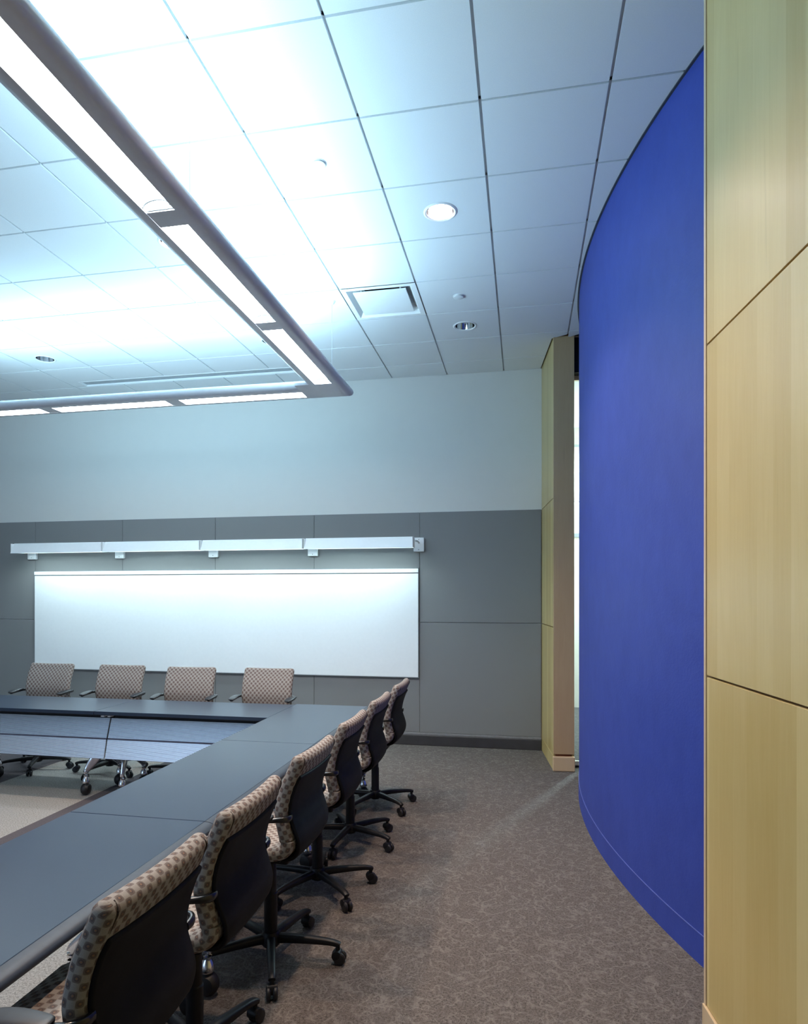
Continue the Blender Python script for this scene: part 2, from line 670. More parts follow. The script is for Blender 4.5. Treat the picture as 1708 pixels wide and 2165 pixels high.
# ------------------------------------------------------------------ back wall
wb = box('wall_back', X0, 0.36, YW, YW + 0.15, 0.0, CE + 0.3, M['paint'])
struct(wb, 'pale grey back wall with dark grey fabric panels below', 'wall')
seams = [-8.6, -8.345, -7.138, -5.931, -4.735, -3.533, -2.329, -1.120, 0.184]
rows = [(0.140, 1.345), (1.350, 2.557)]
for a, b in zip(seams[:-1], seams[1:]):
    for z0, z1 in rows:
        cbox('wall_panel', ((a + b) / 2, YW - 0.009, (z0 + z1) / 2), (b - a - 0.004, 0.018, z1 - z0 - 0.001), M['panel'], wb, 0.0025)
bb = box('baseboard_back', X0, 0.184, YW - 0.030, YW - 0.001, 0.0, 0.112, M['base_rubber'], bev=0.006)
struct(bb, 'black rubber baseboard along the back wall', 'baseboard')
box('top_strip', X0, 0.184, YW - 0.026, YW - 0.001, 0.1125, 0.138, M['strip'], bb, 0.003)
o = box('wall_left', X0 - 0.15, X0, YN, YF, 0, CE + 0.3, M['paint_dark'])
struct(o, 'plain grey side wall far beyond the table', 'wall')
o = box('wall_near', X0, X1, YN - 0.15, YN, 0, CE + 0.3, M['paint_dark'])
struct(o, 'plain grey wall opposite the whiteboard', 'wall')

w2 = empty('window_added', (-6.2, YN, 0))  # added unseen window; its glow gives the ribbed panels something to reflect
struct(w2, 'added wide glowing window, unseen, in the wall opposite the whiteboard', 'window')
for k in range(3):
    cbox('window_pane', (-1.5 + 1.5 * k, 0.012, 2.35), (1.42, 0.012, 2.7), mk_glow('added_window_glow', (0.50, 0.70, 1.0), 1.4), w2)
for k in range(4):
    cbox('added_mullion', (-2.25 + 1.5 * k, 0.02, 2.35), (0.07, 0.04, 2.84), M['strip'], w2)
for z in (0.96, 3.74):
    cbox('added_window_rail', (0, 0.02, z), (4.43, 0.04, 0.07), M['strip'], w2)

# ------------------------------------------------------------------ wood walls (local x runs along the wall towards the camera, -y faces the room)


def wood_wall(name, s0, s1, vis, label):
    root = link(name, boxmesh(name, s0 + 0.02, s1 - 0.02, 0.018, 0.165, 0.0, CE + 0.3), M['joint'], None, (WA.x, WA.y, 0), (0, 0, WANG))
    struct(root, label, 'wall')
    zs = [(0.141, 1.342), (1.349, 2.552), (2.559, CE + 0.02)]
    for a, b in vis:
        for z0, z1 in zs:
            cbox('wood_panel', ((a + b) / 2, 0.009, (z0 + z1) / 2), (b - a - 0.003, 0.018, z1 - z0), M['wood'], root, 0.0015)
    return root


# pillar-like return between the back wall and the gap
P1 = 0.873
wp = wood_wall('wall_return', 0.0, P1, [(0.0, P1 - 0.012)], 'narrow maple clad wall end standing between grey wall and blue wall')
cbox('end_panel', (P1 - 0.009, 0.095, 0.150 + (CE - 0.13) / 2), (0.018, 0.190, CE - 0.13 - 0.02), M['wood_end'], wp, 0.002)
cbox('end_base', (P1 - 0.004, 0.094, 0.07), (0.034, 0.204, 0.139), M['wood_trim'], wp, 0.009)
cbox('side_base', (P1 / 2 - 0.008, 0.008, 0.07), (P1 - 0.022, 0.018, 0.1385), M['wood'], wp, 0.003)
cbox('back_panel', (P1 / 2, 0.180, CE / 2), (P1 - 0.02, 0.020, CE), M['wood'], wp, 0.002)

N0 = 4.716
wr = wood_wall('wall_right', N0, 10.7, [(N0 + 0.022, N0 + 1.24), (N0 + 1.24, N0 + 2.46), (N0 + 2.46, N0 + 3.68), (N0 + 3.68, N0 + 4.9), (N0 + 4.9, 10.7)],
               'tall maple veneer panel wall beside the blue wall')
cbox('edge_trim', (N0 + 0.0095, 0.085, CE / 2 + 0.01), (0.019, 0.176, CE + 0.02), M['wood_trim'], wr, 0.002)
cbox('wood_base', ((N0 + 10.7) / 2, -0.003, 0.07), (10.7 - N0, 0.012, 0.138), M['wood_trim'], wr, 0.003)

# ------------------------------------------------------------------ curved blue wall
ys = [2.45 + (6.60 - 2.45) * k / 80 for k in range(81)]


def arc_band(name, d0, d1, z0, z1, mat, parent=None):
    pa = []
    for y in ys:
        a = math.asin((y - BC[1]) / BR)
        pa.append((BC[0] - (BR + d0) * math.cos(a), BC[1] + (BR + d0) * math.sin(a)))
    pb = []
    for y in reversed(ys):
        a = math.asin((y - BC[1]) / BR)
        pb.append((BC[0] - (BR + d1) * math.cos(a), BC[1] + (BR + d1) * math.sin(a)))
    return prism(name, pa + pb, z0, z1, mat, parent, smooth=True)


bw = arc_band('wall_curved', 0.0, -0.12, 0.0, CE + 0.3, M['blue'])
struct(bw, 'tall convex royal blue plaster wall bulging into the room', 'wall')
arc_band('cove_base', 0.004, -0.02, 0.0, 0.135, M['blue'], bw)
arc_band('base_lip_glint', 0.005, -0.01, 0.1352, 0.1375, simple('base_lip_highlight', (0.085, 0.115, 0.36), 0.4), bw)  # highlight along the base lip, put into a lighter blue strip

# ------------------------------------------------------------------ narrow glazed slot and the corridor beyond
w1 = empty('window_1', (0, 0, 0))
struct(w1, 'narrow tall glazed slot between maple wall end and blue wall', 'window')
gx0, gx1 = 0.452, 0.74
box('window_sill', gx0, gx1, 6.69, 6.73, 0.018, 0.06, M['cream'], w1, 0.003)
box('sill_gasket', gx0, gx1, 6.688, 6.732, 0.0, 0.017, M['soffit'], w1)
box('window_head', gx0, gx1, 6.69, 6.73, 3.70, 3.745, M['wood_trim'], w1, 0.003)
box('window_pane', gx0, gx1, 6.705, 6.713, 0.061, 3.699, M['glass'], w1)
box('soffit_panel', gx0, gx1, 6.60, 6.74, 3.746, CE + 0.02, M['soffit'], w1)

wc = box('wall_corridor', 0.19, X1, 10.3, 10.45, 0.0, CE + 0.3, M['cream'])
struct(wc, 'bright cream corridor wall seen through the glazed slot', 'wall')
box('chair_rail', 0.2, X1, 10.28, 10.299, 2.50, 2.56, M['strip'], wc, 0.003)
box('picture_rail', 0.2, X1, 10.285, 10.299, 3.83, 3.86, M['slot'], wc, 0.002)
box('low_rail', 0.2, X1, 10.29, 10.299, 3.03, 3.045, M['white_metal'], wc, 0.002)
o = box('wall_corridor_side', -0.05, 0.36, YW + 0.15, 10.3, 0.0, CE + 0.3, M['cream'])
struct(o, 'cream side wall of the corridor behind the grey wall', 'wall')
o = box('wall_corridor_end', X1, X1 + 0.12, YN, 10.45, 0.0, CE + 0.3, M['cream'])
struct(o, 'cream end wall of the corridor behind the blue wall', 'wall')
o = box('ceiling_corridor', 0.47, X1, 6.75, 10.3, CE + 0.06, CE + 0.09, M['tile'])
struct(o, 'white corridor ceiling beyond the blue wall', 'ceiling')
cl = empty('corridor_light', (1.62, 9.45, CE + 0.058))
tag(cl, 'round surface lamp on the corridor ceiling behind the blue wall', 'ceiling light')
lathe('lamp_rim', [(0.20, 0.0), (0.21, -0.03), (0.19, -0.05), (0.18, -0.05), (0.18, 0.0)], M['white_metal'], cl, cap=False)
lathe('lamp_diffuser', [(0.01, -0.01), (0.178, -0.01), (0.15, -0.045), (0.01, -0.05)], mk_glow('corridor_lamp_glow', (0.75, 0.95, 1.0), 6.0), cl)
light('corridor_lamp', 'SPOT', (1.62, 9.45, CE - 0.02), (0, 0, 0), 480, (0.70, 0.95, 1.0), spot=(165, 0.3), radius=0.10)

# ------------------------------------------------------------------ whiteboard and its wall-washer rail
wbd = empty('whiteboard', (-3.53, YW - 0.018, 0.746))
tag(wbd, 'long blank whiteboard mounted on the dark grey wall panels', 'whiteboard')
x0, x1, z0, z1 = -2.401, 2.401, 0.0, 1.196
cbox('writing_surface', (0, -0.010, (z1 - 0.055) / 2), (x1 - x0 - 0.012, 0.018, z1 - 0.058), M['board'], wbd)
cbox('map_rail', (0, -0.014, z1 - 0.026), (x1 - x0 - 0.006, 0.027, 0.044), M['white_metal'], wbd, 0.004)
cbox('rail_dark_line', (0, -0.008, z1 - 0.0525), (x1 - x0 - 0.010, 0.014, 0.007), M['board_frame'], wbd)  # thin dark strip along the lower edge of the map rail
for sx in (-1, 1):
    cbox('frame_side', (sx * (x1 - 0.003), -0.0105, z1 / 2), (0.006, 0.021, z1), M['board_frame'], wbd)
cbox('frame_bottom', (0, -0.0105, -0.004), (x1 - x0, 0.021, 0.008), M['board_frame'], wbd)
cbox('frame_top', (0, -0.0105, z1 + 0.003), (x1 - x0, 0.021, 0.008), M['board_frame'], wbd)

ww = empty('wall_washer', (0, YW - 0.018, 2.2))
tag(ww, 'white four section wall washer light on brackets above the whiteboard', 'wall light')
WY = -0.235            # stand-off from the wall
segs = [(-6.015, -4.815), (-4.792, -3.585), (-3.563, -2.370), (-2.345, -1.150)]
for a, b in segs:
    # reflector trough: profile in (y,z), open towards the wall and the board below
    prof = [(0.058, -0.062), (0.05, 0.035), (0.02, 0.052), (-0.02, 0.052), (-0.040, 0.034), (-0.086, -0.070),
            (-0.080, -0.070), (-0.036, 0.029), (-0.018, 0.046), (0.018, 0.046), (0.046, 0.03), (0.053, -0.062)]
    n = len(prof)
    vs = [(a, y + WY, z + 0.018) for y, z in prof] + [(b, y + WY, z + 0.018) for y, z in prof]
    fs = [(k, (k + 1) % n, n + (k + 1) % n, n + k) for k in range(n)] + [tuple(reversed(range(n))), tuple(range(n, 2 * n))]
    h = link('reflector', mesh('reflector', vs, fs), M['white_metal'], ww)
    for e in (a, b):
        cbox('end_cap', (e, WY - 0.012, 0.010), (0.008, 0.128, 0.108), M['white_metal'], h, 0.002)
    lathe('lamp_tube', [(0.013, -(b - a) / 2 + 0.04), (0.013, (b - a) / 2 - 0.04)], M['wash_glow'], h, ((a + b) / 2, WY - 0.012, 0.020), 12, (0, R(90), 0))
    light('washer_lamp', 'AREA', ((a + b) / 2, YW - 0.018 + WY - 0.005, 2.2 + 0.0), (R(-38), 0, 0), WASH_POWER, WASH_COL, ((b - a) - 0.08, 0.06))
for k in range(3):
    xm = (segs[k][1] + segs[k + 1][0]) / 2
    lathe('coupler', [(0.022, -0.012), (0.022, 0.012)], M['white_metal'], ww, (xm, WY, 0.02), 14, (0, R(90), 0))
for xb, zz in [(-5.955, -0.035), (-4.755, -0.035), (-3.545, -0.035), (-2.335, -0.035), (-1.125, 0.0)]:
    p = cbox('bracket_box', (xb, -0.020, zz), (0.118, 0.040, 0.155), M['white_metal'], ww, 0.008)
    arm = cat([(xb, -0.035, 0.02, 0.010, 0.010), (xb, -0.11, 0.03, 0.010, 0.010), (xb - 0.02, WY + 0.045, 0.03, 0.010, 0.010)], 5)
    sweep('bracket_arm', arm, M['white_metal'], ww, 10)
    for dz in (-0.055, 0.055):
        lathe('screw', [(0.005, 0.0), (0.004, 0.003)], M['strip'], ww, (xb, -0.040, zz + dz), 10, (R(90), 0, 0))

# ------------------------------------------------------------------ ceiling fittings


def downlight(ix, iy, lit, label):
    cx, cy = cell(ix, iy)
    t = empty('downlight', (cx, cy, CE))
    tag(t, label, 'downlight', 'recessed downlights in the ceiling')
    lathe('trim_ring', [(DLR - 0.006, 0.012), (DLR - 0.006, -0.002), (DLR + 0.004, -0.007), (DLR + 0.014, -0.002), (DLR + 0.014, -0.0005)], M['white_metal'], t, n=40, cap=False)
    lathe('reflector', [(DLR - 0.007, 0.0), (0.080, 0.05), (0.066, 0.11), (0.052, 0.15), (0.001, 0.152)], M['chrome'], t, n=40, cap=False)
    if lit:
        lathe('bulb', [(0.002, 0.035), (0.05, 0.038), (0.066, 0.055), (0.06, 0.075), (0.035, 0.12), (0.02, 0.148)], M['bulb'], t, n=24)
        light('downlight_lamp', 'SPOT', (cx, cy, CE - 0.02), (0, 0, 0), DOWN_POWER, DOWN_COL, spot=(112, 0.85), radius=0.06)
    else:
        lathe('bulb', [(0.002, 0.055), (0.03, 0.062), (0.036, 0.08), (0.025, 0.12), (0.02, 0.148)], M['fix_white'], t, n=24)


for c in DOWN_LIT:
    if c == (-1, 1):
        lb = 'brightly glowing round downlight in the open ceiling between pendant and blue wall'
    elif c == (-4, 1):
        lb = 'glowing round downlight half hidden behind the pendant light'
    else:
        lb = {(-1, -2): 'glowing downlight above the carpet aisle beside the tall maple wall', (-4, -2): 'glowing downlight above the middle of the table ring'}[c]
    downlight(*c, True, lb)
downlight(-1, 4, False, 'unlit chrome downlight beside the square air diffuser')
downlight(-4, 4, False, 'unlit chrome downlight peeking out behind the pendant near its corner')
downlight(-8, 4, False, 'unlit chrome downlight above the left end of the whiteboard')

for c, lb in [((-2, 0), 'white round sprinkler cap on the brightly lit tile beside the pendant'),
              ((-1, 3), 'white round sprinkler cap beside the square air diffuser'),
              ((-4, 2), 'white round sprinkler cap inside the pendant frame')]:
    cx, cy = cell(*c)
    t = empty('sprinkler_cap', (cx, cy, CE))
    tag(t, lb, 'sprinkler cap', 'concealed sprinkler caps in the ceiling')
    lathe('escutcheon', [(0.045, 0.0), (0.045, -0.003), (0.040, -0.004)], M['white_metal'], t, n=28)
    lathe('cover_plate', [(0.040, -0.009), (0.040, -0.012), (0.036, -0.0135)], M['tile'], t, n=28)

# square plaque air diffuser
cx, cy = cell(*DIFF)
df = empty('air_diffuser', (cx, cy, CE))
tag(df, 'square white plaque air diffuser set in the ceiling', 'air diffuser')
h = G / 2 - 0.004
hi = 0.235


def sqring(name, ho, zo, hi_, zi, mat, parent):
    vs = [(-ho, -ho, zo), (ho, -ho, zo), (ho, ho, zo), (-ho, ho, zo), (-hi_, -hi_, zi), (hi_, -hi_, zi), (hi_, hi_, zi), (-hi_, hi_, zi)]
    fs = [(k, 4 + k, 4 + (k + 1) % 4, (k + 1) % 4) for k in range(4)]
    o = link(name, mesh(name, vs, fs), mat, parent)
    md = o.modifiers.new('thick', 'SOLIDIFY')
    md.thickness = 0.002
    return o


sqring('diffuser_frame', h, -0.002, 0.262, -0.003, M['white_metal'], df)
sqring('diffuser_cone', 0.262, -0.003, 0.215, 0.075, M['white_metal'], df)
lathe('duct_collar', [(0.15, 0.060), (0.15, 0.16), (0.001, 0.16)], M['duct'], df, n=32, cap=False)
sqring('diffuser_plenum', 0.215, 0.075, 0.150, 0.076, M['slot'], df)
cbox('plaque', (0.0, 0.0, 0.004), (0.43, 0.43, 0.010), M['white_metal'], df, 0.003)
for sx in (-1, 1):
    for sy in (-1, 1):
        cbox('plaque_hanger', (sx * 0.16, sy * 0.16, 0.04), (0.012, 0.012, 0.066), M['white_metal'], df)

# linear slot diffuser
sd = empty('slot_diffuser', ((SLOT_X0 + SLOT_X1) / 2, (SLOT_Y0 + SLOT_Y1) / 2, CE))
tag(sd, 'long grey linear slot diffuser in the ceiling near the back wall', 'slot diffuser')
L = SLOT_X1 - SLOT_X0
Wd = SLOT_Y1 - SLOT_Y0
cbox('slot_plate', (0, 0, 0.024), (L - 0.02, Wd - 0.02, 0.006), M['slot'], sd)
for sy in (-1, 1):
    cbox('slot_flange', (0, sy * (Wd / 2 - 0.007), 0.008), (L, 0.014, 0.022), M['white_metal'], sd, 0.002)
for sx in (-1, 1):
    cbox('slot_end', (sx * (L / 2 - 0.005), 0, 0.008), (0.010, Wd - 0.028, 0.022), M['white_metal'], sd)

# ------------------------------------------------------------------ pendant light (two arms meeting in a corner)
PZ = 3.30
PX, PY = -1.54, 5.34
pend = empty('pendant_light', (PX, PY, PZ))
tag(pend, 'suspended silver linear pendant frame with glowing lenses above the tables', 'pendant light')
HALF = [(0.068, 0.0), (0.105, 0.0), (0.124, 0.006), (0.138, 0.018), (0.146, 0.036), (0.144, 0.054), (0.134, 0.068), (0.118, 0.076), (0.110, 0.074),
        (0.118, 0.060), (0.116, 0.040), (0.074, 0.010)]


def rail(name, sgn, axis, a, b, mit_a, mit_b, off=0.0):
    """side extrusion of an arm from a to b along axis; mitre factors shift the ends with the offset"""
    n = len(HALF)
    vs = []
    for e, m in ((a, mit_a), (b, mit_b)):
        for o, z in HALF:
            t = e + m * o * sgn
            vs.append((off + o * sgn, t, z) if axis == 'y' else (t, off + o * sgn, z))
    fs = [(k, (k + 1) % n, n + (k + 1) % n, n + k) for k in range(n)] + [tuple(reversed(range(n))), tuple(range(n, 2 * n))]
    me = mesh(name, vs, fs, True)
    me.set_sharp_from_angle(angle=R(45))
    bm = bmesh.new()
    bm.from_mesh(me)
    bmesh.ops.recalc_face_normals(bm, faces=bm.faces)
    bm.to_mesh(me)
    bm.free()
    return link(name, me, M['fixture'], pend)


NY, NX = 3, 3
PITCH_Y, PITCH_X, LENS_L = 1.212, 1.222, 1.094
LY = 0.245 + NY * PITCH_Y
LX = 0.237 + NX * PITCH_X
rail('outer_rail', 1, 'y', -LY, 0.0, 0, 1)
rail('inner_rail', -1, 'y', -LY, 0.0, 0, 1)
rail('outer_rail', 1, 'x', -LX, 0.0, 0, 1)
rail('inner_rail', -1, 'x', -LX, 0.0, 0, 1)
box('arm_end_cap', -0.14, 0.14, -LY - 0.012, -LY - 0.0005, 0.0, 0.078, M['fixture'], pend, 0.005)
box('arm_end_cap', -LX - 0.012, -LX - 0.0005, -0.14, 0.14, 0.0, 0.078, M['fixture'], pend, 0.005)
box('corner_plate', -0.237, 0.07, -0.245, 0.07, 0.0005, 0.020, M['fixture'], pend)


def vault(axis, a, b, off):
    n = 12
    vs, fs = [], []
    for e in (a, b):
        for k in range(n + 1):
            ang = math.pi * k / n
            o, z = off + 0.068 * math.cos(ang), 0.008 + 0.034 * math.sin(ang)
            vs.append((o, e, z) if axis == 'y' else (e, o, z))
    for k in range(n):
        fs.append((k, k + 1, n + 2 + k, n + 1 + k))
    return link('lens', mesh('lens', vs, fs, True), M['lens'], pend)


def end_arc(axis, e, off):
    n = 12
    vs, fs = [], []
    for k in range(n + 1):
        ang = math.pi * k / n
        for r0, dz in ((0.066, 0.031), (0.060, 0.026)):
            o, z = off + r0 * math.cos(ang), 0.004 + dz * math.sin(ang)
            for de in (-0.003, 0.003):
                vs.append((o, e + de, z) if axis == 'y' else (e + de, o, z))
    for k in range(n):
        i, j = 4 * k, 4 * k + 4
        fs += [(i, i + 1, j + 1, j), (i + 2, j + 2, j + 3, i + 3), (i, j, j + 2, i + 2), (i + 1, i + 3, j + 3, j + 1)]
    return link('lens_end_ring', mesh('lens_end_ring', vs, fs, True), M['ring_dark'], pend)


def end_plate(axis, e, off):
    n = 14
    vs, fs = [], []
    for de in (-0.0015, 0.0015):
        for k in range(n + 1):
            ang = math.pi * k / n
            o, z = off + 0.0675 * math.cos(ang), 0.006 + 0.036 * math.sin(ang)
            vs.append((o, e + de, z) if axis == 'y' else (e + de, o, z))
    m = n + 1
    fs = [tuple(range(m)), tuple(reversed(range(m, 2 * m)))] + [(k, m + k, m + (k + 1) % m, (k + 1) % m) for k in range(m)]
    return link('lens_end_plate', mesh('lens_end_plate', vs, fs), M['end_plate'], pend)


def uplight(axis, mid, length, off):
    """two tilted lamps per tray: the batwing throw of an indirect fitting"""
    ax = Vector((0, 1, 0)) if axis == 'y' else Vector((1, 0, 0))
    sd_ = Vector((1, 0, 0)) if axis == 'y' else Vector((0, 1, 0))
    for sg in (-1, 1):
        d = (sd_ * sg * math.sin(R(UP_TILT)) + Vector((0, 0, 1)) * math.cos(R(UP_TILT))).normalized()
        z = -d
        x = ax.cross(z).normalized()
        rot = Matrix((x, ax, z)).transposed().to_euler()
        p = ax * mid + sd_ * (off + sg * 0.055)
        light('pendant_uplight', 'AREA', (PX + p.x, PY + p.y, PZ + 0.10), rot, UP_POWER / 2, UP_COL, (0.06, length - 0.05))


for off in (0.0,):
    for k in range(NY):
        b = -0.245 - PITCH_Y * k
        a = b - LENS_L
        vault('y', a, b, off)
        end_arc('y', b - 0.034, off)
        end_plate('y', b - 0.004, off)
        if k < NY:
            box('cross_bar', off - 0.0675, off + 0.0675, a - (PITCH_Y - LENS_L), a, 0.0005, 0.022, M['fixture'], pend)
        box('top_reflector', off - 0.115, off + 0.115, a - 0.1, b, 0.046, 0.050, M['fix_white'], pend)
        uplight('y', (a + b) / 2, b - a, off)
for off in (0.0,):
    for k in range(NX):
        b = -0.237 - PITCH_X * k
        a = b - LENS_L
        vault('x', a, b, off)
        end_arc('x', a + 0.034, off)
        end_plate('x', a + 0.004, off)
        if k < NX:
            box('cross_bar', a - (PITCH_X - LENS_L), a, off - 0.0675, off + 0.0675, 0.0005, 0.022, M['fixture'], pend)
        box('top_reflector', a - 0.1, b, off - 0.115, off + 0.115, 0.046, 0.050, M['fix_white'], pend)
        uplight('x', (a + b) / 2, b - a, off)
for (wx, wy) in [(0, 0), (0, -LY + 0.06), (-LX + 0.06, 0), (0, -LY * 0.62)]:
    lathe('suspension_wire', [(0.0016, 0.05), (0.0016, CE - PZ - 0.005)], M['wire'], pend, (wx, wy, 0), 8)
    lathe('wire_canopy', [(0.012, CE - PZ - 0.03), (0.028, CE - PZ - 0.006), (0.03, CE - PZ - 0.0005)], M['white_metal'], pend, (wx, wy, 0), 20)

# ------------------------------------------------------------------ tables


def caster(parent, x, y, rz):
    c = lathe('caster', [(0.012, -0.034), (0.036, -0.030), (0.048, -0.014), (0.050, 0.0), (0.048, 0.014), (0.036, 0.030), (0.012, 0.034)], M['rubber'], parent, (x, y, 0.0505), 22, (R(90), 0, rz))
    return c


def table(name, loc, rz, L, D, legs, panel, label, group, bevel_front=True):
    """local x along the length, +y = user side (soft edge), -y = inner side"""
    t = empty(name, loc, rz)
    tag(t, label, 'table', group)
    H = 0.735
    top = box('table_top', -L / 2 + 0.0015, L / 2 - 0.0015, -D / 2, D / 2 - 0.048, H - 0.028, H, M['table'], t, 0.002, 1)
    # soft waterfall edge on the user side
    prof = [(D / 2 - 0.0475, H - 0.0006), (D / 2 - 0.030, H - 0.0025), (D / 2 - 0.014, H - 0.007), (D / 2 - 0.004, H - 0.014), (D / 2, H - 0.021),
            (D / 2 - 0.002, H - 0.030), (D / 2 - 0.010, H - 0.036), (D / 2 - 0.0475, H - 0.030)]
    n = len(prof)
    vs = [(-L / 2 + 0.002, y, z) for y, z in prof] + [(L / 2 - 0.002, y, z) for y, z in prof]
    fs = [(k, (k + 1) % n, n + (k + 1) % n, n + k) for k in range(n)] + [tuple(reversed(range(n))), tuple(range(n, 2 * n))]
    me = mesh('soft_edge', vs, fs, True)
    bm = bmesh.new()
    bm.from_mesh(me)
    bmesh.ops.recalc_face_normals(bm, faces=bm.faces)
    bm.to_mesh(me)
    bm.free()
    me.set_sharp_from_angle(angle=R(50))
    link('soft_edge', me, M['edge'], t)
    box('under_beam', -L / 2 + 0.06, L / 2 - 0.06, -0.10, 0.10, H - 0.075, H - 0.0285, M['under'], t, 0.004)
    for x, reach_in, reach_out, splay in legs:
        col = cbox('leg_column', (x, 0, 0.50), (0.06, 0.085, 0.33), M['under'], t, 0.01)
        cbox('leg_collar', (x, 0, 0.325), (0.075, 0.10, 0.05), M['silver'], t, 0.012)
        for sg, rc in ((-1, reach_in), (1, reach_out)):
            if rc <= 0:
                continue
            sp = splay if sg < 0 else 0
            pth = cat([(x, sg * 0.035, 0.345, 0.018, 0.030), (x + sp * 0.45, sg * (0.035 + (rc - 0.035) * 0.50), 0.285, 0.017, 0.040),
                       (x + sp * 0.92, sg * (rc - 0.010), 0.212, 0.015, 0.026), (x + sp, sg * rc, 0.185, 0.015, 0.019), (x + sp, sg * rc, 0.135, 0.015, 0.015)], 5)
            lg = sweep('leg', pth, M['silver'], t, 12, up=Vector((0, 0, 1)), power=3.0)
            lathe('leg_dome', [(0.026, 0.098), (0.030, 0.104), (0.030, 0.114), (0.025, 0.136), (0.013, 0.156)], M['silver'], lg, (x + sp, sg * rc, 0), 18)
            caster(lg, x + sp, sg * rc, R(random.uniform(20, 160)))
    if panel:
        # ribbed aluminium modesty panel in two tiers, leaning outwards towards the bottom
        yo = -D / 2
        for pname, (ya, za), (yb, zb) in (('upper_modesty_panel', (yo + 0.230, 0.640), (yo + 0.178, 0.486)), ('lower_modesty_panel', (yo + 0.174, 0.474), (yo + 0.140, 0.328))):
            ln = math.hypot(yb - ya, zb - za)
            dy, dz = (yb - ya) / ln, (zb - za) / ln
            ny, nz = dz, -dy                       # towards -y
            if ny > 0:
                ny, nz = -ny, -nz
            nr = 16
            pts = []
            for k in range(nr):
                s0, s1 = k / nr * ln, (k + 1) / nr * ln
                sm = s1 - 0.0034
                pts += [(s0, 0.005), (sm, 0.005), (sm, 0.0), (s1, 0.0)]
            prof = [(ya + dy * s + ny * o, za + dz * s + nz * o) for s, o in pts]
            prof += [(yb - ny * 0.006, zb - nz * 0.006), (ya - ny * 0.006, za - nz * 0.006)]
            n = len(prof)
            xa, xb = -L / 2 + 0.006, L / 2 - 0.006
            vs = [(xa, y, z) for y, z in prof] + [(xb, y, z) for y, z in prof]
            fs = [(k, (k + 1) % n, n + (k + 1) % n, n + k) for k in range(n)] + [tuple(reversed(range(n))), tuple(range(n, 2 * n))]
            me = mesh(pname, vs, fs)
            bm = bmesh.new()
            bm.from_mesh(me)
            bmesh.ops.recalc_face_normals(bm, faces=bm.faces)
            bm.to_mesh(me)
            bm.free()
            me.materials.append(M['alu'])
            me.materials.append(M['alu_dark'])
            for q in range(nr * 4):
                if q % 4:
                    me.polygons[q].material_index = 1  # shade of the rib grooves put into a darker aluminium colour
            link(pname, me, None, t)
        box('panel_hinge_rail', -L / 2 + 0.006, L / 2 - 0.006, yo + 0.172, yo + 0.186, 0.474, 0.486, M['alu_dark'], t)
        box('cable_trough', -L / 2 + 0.02, L / 2 - 0.02, yo + 0.250, yo + 0.40, 0.600, H - 0.0295, M['under'], t, 0.004)
        for sx in (-1, 1):
            cbox('panel_bracket', (sx * (L / 2 - 0.10), yo + 0.262, 0.52), (0.02, 0.03, 0.36), M['under'], t)
            cbox('table_latch', (sx * (L / 2 - 0.045), yo + 0.20, 0.688), (0.045, 0.035, 0.022), M['silver'], t, 0.004)
            cbox('latch_lever', (sx * (L / 2 - 0.030), yo + 0.18, 0.668), (0.03, 0.05, 0.012), M['fix_white'], t, 0.003)
    return t


D = 0.657
RXc = (-1.862 - 1.205) / 2
grp = 'grey training tables'
rt = [(5.395, 3.955, 'dark grey table at the corner of the table ring, beside the whiteboard row'),
      (3.955, 2.512, 'dark grey table in the middle of the arm running along the blue wall'),
      (2.512, 1.070, 'dark grey table at the end of the arm farthest from the whiteboard')]
for ya, yb, lb in rt:
    Lt = ya - yb
    # local +y -> world +x : rotate -90deg ; local x -> world -y
    table('training_table', (RXc, (ya + yb) / 2, 0), R(-90), Lt, D,
          [(-Lt / 2 + 0.075, 0.262, 0.262, 0.0), (Lt / 2 - 0.060, 0.262, 0.262, 0.0)], False, lb, grp)
ft = [(-1.863, -3.303, 'dark grey table with ribbed silver modesty panel next to the corner table'),
      (-3.303, -4.745, 'dark grey table with ribbed silver modesty panel, second from the corner table')]
for xa, xb, lb in ft:
    Lt = xa - xb
    sps = [(-Lt / 2 + 0.10, 0.13, 0.22, 0.02), (Lt / 2 - 0.13, 0.10, 0.22, -0.10)]
    table('training_table', ((xa + xb) / 2, (4.738 + 5.395) / 2, 0), 0, Lt, D, sps, True, lb, grp)

# ------------------------------------------------------------------ chairs
PROFILE = [  # y, z, width, thickness of the upholstered ribbon (centre line)
    (-0.217, 0.947, 0.476, 0.054), (-0.197, 0.900, 0.478, 0.056), (-0.176, 0.855, 0.480, 0.056), (-0.158, 0.800, 0.478, 0.056), (-0.147, 0.745, 0.480, 0.056),
    (-0.149, 0.700, 0.474, 0.056), (-0.157, 0.655, 0.466, 0.056), (-0.163, 0.618, 0.460, 0.056)]
SEATP = [(-0.163, 0.618, 0.460, 0.056), (-0.158, 0.588, 0.462, 0.056), (-0.138, 0.565, 0.468, 0.058), (-0.095, 0.554, 0.480, 0.060), (-0.02, 0.553, 0.492, 0.062),
         (0.07, 0.557, 0.494, 0.062), (0.15, 0.556, 0.482, 0.058), (0.205, 0.542, 0.450, 0.048)]


